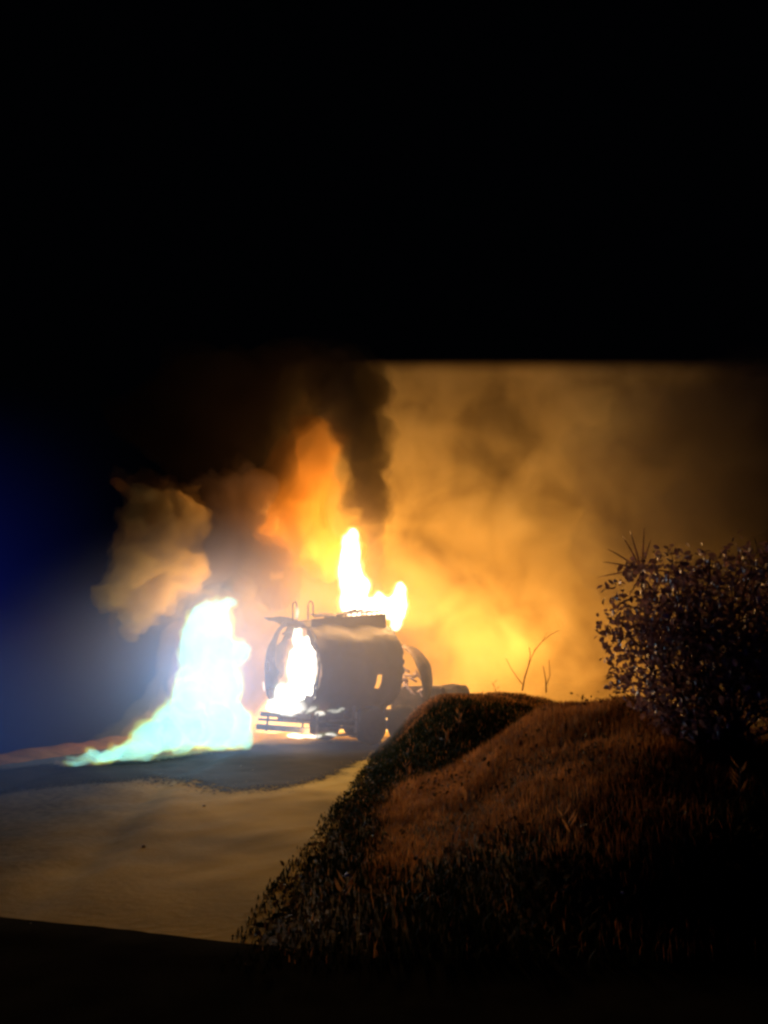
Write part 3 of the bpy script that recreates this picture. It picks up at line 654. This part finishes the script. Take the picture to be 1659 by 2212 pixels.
# ------------------------------------------------------------------ grass on the bank
def in_view(x, y, z):
    d = np.stack([x, y, z-1.6], -1); f = d[:,1]*math.cos(PITCH)+d[:,2]*math.sin(PITCH); u = -d[:,1]*math.sin(PITCH)+d[:,2]*math.cos(PITCH)
    return (np.abs(d[:,0]) < 0.60*f + 0.4) & (u > -0.80*f - 0.3)
def grass(name, n, xr, yr, hmin, hmax, width, mat, label, keepf):
    x = rng.uniform(*xr, n); y = yr[0] + (yr[1]-yr[0])*rng.random(n)**0.8
    k = keepf(x, y); x, y = x[k], y[k]; z = H(x, y)
    k = in_view(x, y, z) & (np.hypot(x, y) > 1.7); x, y, z = x[k], y[k], z[k]; n = len(x)
    cl = np.array([mn.noise(Vector((a*0.9, b*0.9, 4))) for a, b in zip(x, y)])
    h = rng.uniform(hmin, hmax, n)*(1 + 0.7*cl)*(0.35 + 0.65*sstep(0.0, 0.9, x - verge(y)))
    az = rng.uniform(0, 2*PI, n); lean = rng.uniform(0.05, 0.7, n); w = width*rng.uniform(.6, 1.3, n)*(0.5+0.5*np.clip(np.hypot(x,y)/9, 0.3, 1.6))
    dx, dy = np.cos(az), np.sin(az); sx_, sy_ = -dy, dx
    co = np.empty((n, 5, 3))
    for j, (t, ww) in enumerate(((0, 1), (0, -1), (.55, .75), (.55, -.75), (1, 0))):
        b = lean*h*t*t
        co[:, j, 0] = x + dx*b + sx_*w*ww; co[:, j, 1] = y + dy*b + sy_*w*ww; co[:, j, 2] = z - 0.01 + h*t*(1-0.25*lean*t)
    i0 = (np.arange(n)*5)[:, None]
    loops = np.concatenate([i0+0, i0+1, i0+3, i0+2, i0+2, i0+3, i0+4], 1).ravel()
    me = fast_mesh(name, co.reshape(-1, 3), loops, np.tile([4, 3], n))
    return tag(link(name, me, mat), label, 'grass', None, 'stuff')
def dry(x, y):  # dry blades thin out to the right and near edge, painting the light's falloff
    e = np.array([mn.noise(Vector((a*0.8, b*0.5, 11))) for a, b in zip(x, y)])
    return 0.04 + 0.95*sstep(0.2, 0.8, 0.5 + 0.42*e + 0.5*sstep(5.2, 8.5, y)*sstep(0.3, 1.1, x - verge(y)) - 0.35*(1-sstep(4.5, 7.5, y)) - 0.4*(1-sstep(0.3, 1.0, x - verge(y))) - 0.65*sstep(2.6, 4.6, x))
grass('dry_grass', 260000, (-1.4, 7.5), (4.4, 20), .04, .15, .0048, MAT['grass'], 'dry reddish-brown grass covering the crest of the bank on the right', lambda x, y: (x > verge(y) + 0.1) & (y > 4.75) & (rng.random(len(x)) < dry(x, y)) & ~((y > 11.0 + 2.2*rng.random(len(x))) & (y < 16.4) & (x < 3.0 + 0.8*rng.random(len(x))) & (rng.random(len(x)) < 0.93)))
grass('green_weeds', 170000, (-1.5, 7.5), (4.4, 20), .04, .15, .009, MAT['weed'], 'low dark green weeds on the near slope, along the road edge and darkening the hollow as shade', lambda x, y: (y > 4.62 + 0.3*rng.random(len(x))**2) & (x > verge(y) - 0.03 - 0.1*rng.random(len(x))**3) & ((rng.random(len(x)) > dry(x, y)) | (y > 12)))  # real weeds, but the dense dark ones in the hollow stand in for shade

def onbank(px, py, d0=4.0, d1=22.0):
    for d in np.arange(d0, d1, 0.05):
        p = P(px, py, d)
        if p.z <= float(H(p.x, p.y)): p.z = float(H(p.x, p.y)); return p
    p = P(px, py, d1); p.z = float(H(p.x, p.y)); return p

# ------------------------------------------------------------------ leafy bush at the right edge
def leaf_mesh(name, L, W, mat):
    bm = bmesh.new()
    a = [bm.verts.new(p) for p in ((0,0,0), (L*.3,W,.12*W), (L*.7,W*.8,.1*W), (L,0,-.15*L), (L*.7,-W*.8,.1*W), (L*.3,-W,.12*W), (L*.5,0,-.06*L))]
    for f in ((0,6,1),(1,6,2),(2,6,3),(3,6,4),(4,6,5),(5,6,0)): bm.faces.new([a[i] for i in f])
    me = bpy.data.meshes.new(name); bm.to_mesh(me); bm.free(); me.materials.append(mat); return me
BB = onbank(1545, 1600, 8, 14); BD = BB.y
bush = empty('leafy_bush', BB); tag(bush, 'dark leafy bush at the right edge on the grassy bank', 'bush')
stems = []; tips = []
def grow(p, d, L, r, depth):
    pts = [p]; 
    for k in range(4):
        d = (d + Vector((random.uniform(-.22,.22), random.uniform(-.22,.22), random.uniform(-.02,.14)))).normalized(); p = p + d*L/4; pts.append(p)
    stems.append((pts, [r*(1-.12*i) for i in range(5)]))
    for q in pts[1:]: tips.append((q, d, depth))
    if depth < 3:
        for k in range(3 if depth else 4):
            dd = (d + Vector((random.uniform(-.9,.9), random.uniform(-.9,.9), random.uniform(-.35,.6)))).normalized()
            grow(pts[random.choice((2,3,4))], dd, L*random.uniform(.55,.8), r*.55, depth+1)
k = mpp(BD)
for i in range(24):
    tx = random.uniform(-260, 240)*k; tz = random.choice((random.uniform(40, 200), random.uniform(160, 470), random.uniform(160, 470)))*k; d = Vector((tx, random.uniform(-.8,.8), tz))
    L = d.length*0.62; grow(Vector((random.uniform(-.25,.3), random.uniform(-.2,.2), -.03)), d.normalized(), L, .022, 1)
def in_crown(q):
    w = q + BB; d = w - CAM; f = d.y*math.cos(PITCH)+d.z*math.sin(PITCH); u = -d.y*math.sin(PITCH)+d.z*math.cos(PITCH)
    px = CXP + FPX*d.x/f; py = CYP - FPX*u/f
    e = 32*mn.noise(q*3.0)
    if py < 1188 + 1.9*e + 34*mn.noise(q*1.3) or py > 1612: return False
    lft = 1292 + 0.0016*(py-1390)**2*(1.15 if py < 1390 else 2.6) + e
    return px > lft
def trimmed(pts, rad):
    k = 0
    while k < len(pts) and (pts[k].z < .35 or in_crown(pts[k])): k += 1
    return pts[:k], rad[:k]
stems = [t for t in (trimmed(*q) for q in stems) if len(t[0]) > 1]
for i, (pts, rad) in enumerate(stems[:]):
    if rad[0] > .02:
        bm = bmesh.new(); add_tube(bm, pts, rad, 6); from_bm('stem', bm, MAT['bark'], bush, smooth=True)
bm = bmesh.new()
for pts, rad in stems:
    if rad[0] <= .02: add_tube(bm, pts, rad, 4)
o = from_bm('twigs', bm, MAT['bark'], bush); o['kind'] = 'stuff'
lp = []
tries = 0
while len(lp) < 8200 and tries < 150000:
    tries += 1
    q, d, dep = random.choice(tips)
    q = q + Vector((random.gauss(0,.16), random.gauss(0,.16), random.gauss(0,.16)))
    if random.random() < .45:
        q = P(random.uniform(1290, 1690), random.uniform(1175, 1600), BD + random.gauss(0, .55)) - BB
        if mn.noise(q*2.2) < -0.08: continue
    if q.z > 0.03 and in_crown(q): lp.append(q)
def leaf_rot(): return Matrix.Rotation(random.uniform(0,2*PI),4,'Z') @ Matrix.Rotation(random.gauss(.3,.7),4,'Y') @ Matrix.Rotation(random.gauss(0,.8),4,'X')
me1 = leaf_mesh('leaf', .085, .024, MAT['leaf'])
lp.sort(key=lambda q: q.y + 0.25*q.x)
single = set(range(0, 300))
base_v = np.array([v.co[:] for v in me1.vertices]); fcs = [tuple(p.vertices) for p in me1.polygons]
VV, FF = [], []
for i, q in enumerate(lp):
    R = leaf_rot(); s = random.uniform(.65, 1.3)
    if i in single:
        o = link('leaf', me1, None, bush); o.matrix_local = Matrix.Translation(q) @ R @ Matrix.Scale(s, 4)
    else:
        b = (np.array(R.to_3x3()) @ base_v.T).T*s + np.array(q); off = len(VV)*7; VV.append(b); FF += [tuple(off+x for x in f) for f in fcs]
o = link('foliage', np_mesh('foliage', np.concatenate(VV), FF), MAT['leaf'], bush); o['kind'] = 'stuff'

# broad-leaved scrub creeping among the grass
VV, FF = [], []
nS = 5000; gx = rng.uniform(-1.0, 6.5, nS); gy = 4.8 + 11*rng.random(nS)**1.2
for x, y in zip(gx, gy):
    if x < verge(y) + 0.05 or mn.noise(Vector((x*1.1, y*1.1, 21))) < -0.05: continue
    R = leaf_rot(); sc = random.uniform(.4, .9); off = len(VV)*7
    VV.append((np.array(R.to_3x3()) @ base_v.T).T*sc + np.array((x, y, float(H(x, y)) + random.uniform(.02, .17)))); FF += [tuple(off+q for q in f) for f in fcs]
tag(link('ground_cover', np_mesh('ground_cover', np.concatenate(VV), FF), mat_noise('scrub_leaf', (0.02,0.018,0.008), (0.10,0.055,0.022), 3, 0.7, spec=0.1, transl=0.2)), 'low broad-leaved scrub growing among the grass of the bank', 'scrub', None, 'stuff')

# spiky plant standing behind the bush
SB = P(1386, 1236, 12.6); gz = float(H(SB.x, SB.y))
sp_ = empty('spiky_plant', (SB.x, SB.y, gz)); tag(sp_, 'spiky plant with long narrow leaves fanning out above the bush', 'plant')
zc = SB.z - gz
bm = bmesh.new(); add_tube(bm, [(0.1,0,-.05),(0.05,0,zc*.5),(0,0,zc)], [.06,.05,.04], 8); from_bm('trunk', bm, MAT['bark'], sp_, smooth=True)
for ang, L, br in ((q[0], q[1]*.8, q[2]) for q in ((-62,.75,.15),(-42,.85,.1),(-24,.9,.06),(-12,.95,.04),(3,.95,.02),(16,.85,.1),(34,.95,.35),(52,.9,.5),(70,.8,.45),(-80,.6,.3),(-150,.5,.2),(120,.6,.3))):
    bm = bmesh.new(); a = math.radians(ang); prev = None; yy = random.uniform(-.5,.5)
    for kk in range(8):
        t = kk/7; x = math.sin(a)*L*t + math.sin(a)*br*t*t; z = zc + math.cos(a)*L*t - br*L*t*t*1.2; y = yy*L*t*.6; w = .02*(1-t)**.6 + .002
        q = (bm.verts.new((x - w*math.cos(a), y-.01, z + w*math.sin(a))), bm.verts.new((x, y+.012, z)), bm.verts.new((x + w*math.cos(a), y-.01, z - w*math.sin(a))))
        if prev:
            bm.faces.new((prev[0], q[0], q[1], prev[1])); bm.faces.new((prev[1], q[1], q[2], prev[2]))
        prev = q
    from_bm('leaf', bm, MAT['leaf'], sp_)

# bare sapling on the crest
S0 = P(1128, 1485, 16.2); S0.z = float(H(S0.x, S0.y))
sap = empty('dead_sapling', S0); tag(sap, 'bare dead sapling with thin branches on the crest of the bank', 'sapling')
def pixtube(nm, pix, r0, r1, par, org, d):
    bm = bmesh.new(); n = len(pix); add_tube(bm, [P(a, b, d) - org for a, b in pix], [r0+(r1-r0)*i/(n-1) for i in range(n)], 6); return from_bm(nm, bm, MAT['twig'], par, smooth=True)
pixtube('stem', [(1128,1492),(1133,1465),(1141,1440),(1146,1415),(1143,1398)], .018, .007, sap, S0, 16.2)
pixtube('branch', [(1142,1436),(1155,1405),(1170,1387),(1188,1372),(1207,1362)], .012, .005, sap, S0, 16.2)
pixtube('branch', [(1128,1478),(1115,1460),(1104,1444),(1093,1422)], .011, .005, sap, S0, 16.2)
pixtube('branch', [(1170,1387),(1176,1378),(1180,1368)], .007, .004, sap, S0, 16.2)
S1 = P(1178, 1490, 15.6); S1.z = float(H(S1.x, S1.y))
sp2 = empty('dead_sapling', S1); tag(sp2, 'short pair of bare twigs beside the taller dead sapling', 'sapling')
pixtube('stem', [(1180,1496),(1179,1470),(1176,1452),(1173,1438)], .015, .006, sp2, S1, 15.6)
pixtube('branch', [(1180,1480),(1188,1460),(1186,1425)], .010, .005, sp2, S1, 15.6)

# weeds with seed heads standing up out of the grass
def weed(px, py, hpx, label, lean=0.0, mat='twig', big=1.0):
    p = onbank(px, py, 3.5, 20); k = mpp(p.y); r = empty('tall_weed', p); tag(r, label, 'weed', 'tall weeds on the bank')
    h = hpx*k; bm = bmesh.new()
    add_tube(bm, [(0,0,-.05),(lean*h*.3,0,h*.5),(lean*h,0,h)], [.007,.005,.003], 5); from_bm('stem', bm, MAT[mat], r)
    for j in range(6):
        t = .35+.12*j; q = Vector((lean*h*t*t, 0, h*t)); s = random.choice((-1,1))
        bm = bmesh.new(); L = .12*big
        a = [bm.verts.new(v) for v in (q, q+Vector((s*L*.3, .008, L*.45)), q+Vector((s*L*.6, .0, L*.9)), q+Vector((s*L*.4, -.008, L*.40)))]
        bm.faces.new(a); from_bm('leaf', bm, MAT['litter'] if big > 1.2 else MAT['grass'], r)
for (px, py, hp, lab, le) in ((990,1580,40,'weed with pale leaves at the left end of the grassy crest', .1), (960,1622,36,'pale-tipped weed just above the road edge', .15), (1075,1515,38,'weed standing against the dark hollow of the bank', -.2),
        (1050,1545,42,'thin weed beside the hollow of the bank', -.3), (975,1850,60,'tall weed in the middle of the dark slope', .2), (1240,1830,60,'tall weed on the dark slope under the crest', -.35),
        (1600,1750,80,'tall weed low at the right edge', .1), (740,1960,40,'weed with pale leaves near the road edge in the foreground', .2), (880,1690,34,'small weed on the lit slope above the road', -.1), (1010,1740,30,'small weed in the reddish grass', .3)):
    weed(px, py, hp, lab, le, big=1.0)
# pale scraps scattered in the grass, stones on the road
def scrap(px, py, s, label):
    p = onbank(px, py, 3.0, 20); bm = bmesh.new()
    n = 7; vs = [bm.verts.new((math.cos(2*PI*i/n)*s*random.uniform(.5,1.1), math.sin(2*PI*i/n)*s*random.uniform(.5,1.1), random.uniform(0,.7)*s)) for i in range(n)]
    c = bm.verts.new((0,0,s*.6))
    for i in range(n): bm.faces.new((vs[i], vs[(i+1)%n], c))
    o = from_bm('scrap', bm, MAT['litter']); o.location = (p.x, p.y, p.z+.16)
    m = o.modifiers.new('t', 'SOLIDIFY'); m.thickness = .006
    tag(o, label, 'scrap', 'pale scraps lying in the grass')
for (px, py, s, lab) in ((955,1618,.05,'pale scrap lodged on the left tip of the grassy crest'), (750,1945,.035,'pale scrap in the grass by the road edge'), (1350,1995,.014,'tiny pale scrap low on the dark slope'),
        (1005,1672,.02,'tiny pale scrap on the reddish slope'), (1075,1497,.05,'pale scrap on the far edge of the hollow'), (1050,1505,.04,'pale scrap left of the one on the hollow edge'), (1145,1480,.05,'pale scrap at the foot of the dead sapling'), (975,1500,.05,'pale scrap on the ash-covered ground beside the wreck')):
    scrap(px, py, s, lab)
for (px, py, s, lab) in ((310,1828,.02,'small pale stone on the left of the road'), (1035,1648,.0,''), (520,1655,.02,'small stone on the painted shadow patch'), (65,2000,.02,'small stone near the left edge of the road'), (545,1662,.02,'small stone right of the one on the shadow patch'), (440,1745,.02,'small stone in the lit wheel track')):
    if not lab: continue
    p = G(px, py); bm = bmesh.new(); bmesh.ops.create_icosphere(bm, subdivisions=2, radius=s)
    for v in bm.verts: v.co *= 1 + .35*mn.noise(v.co*20); v.co.z *= .6
    o = from_bm('stone', bm, MAT['stone']); o.location = (p.x, p.y, float(hroad(p.x, p.y))+s*.3); tag(o, lab, 'stone', 'stones on the road')
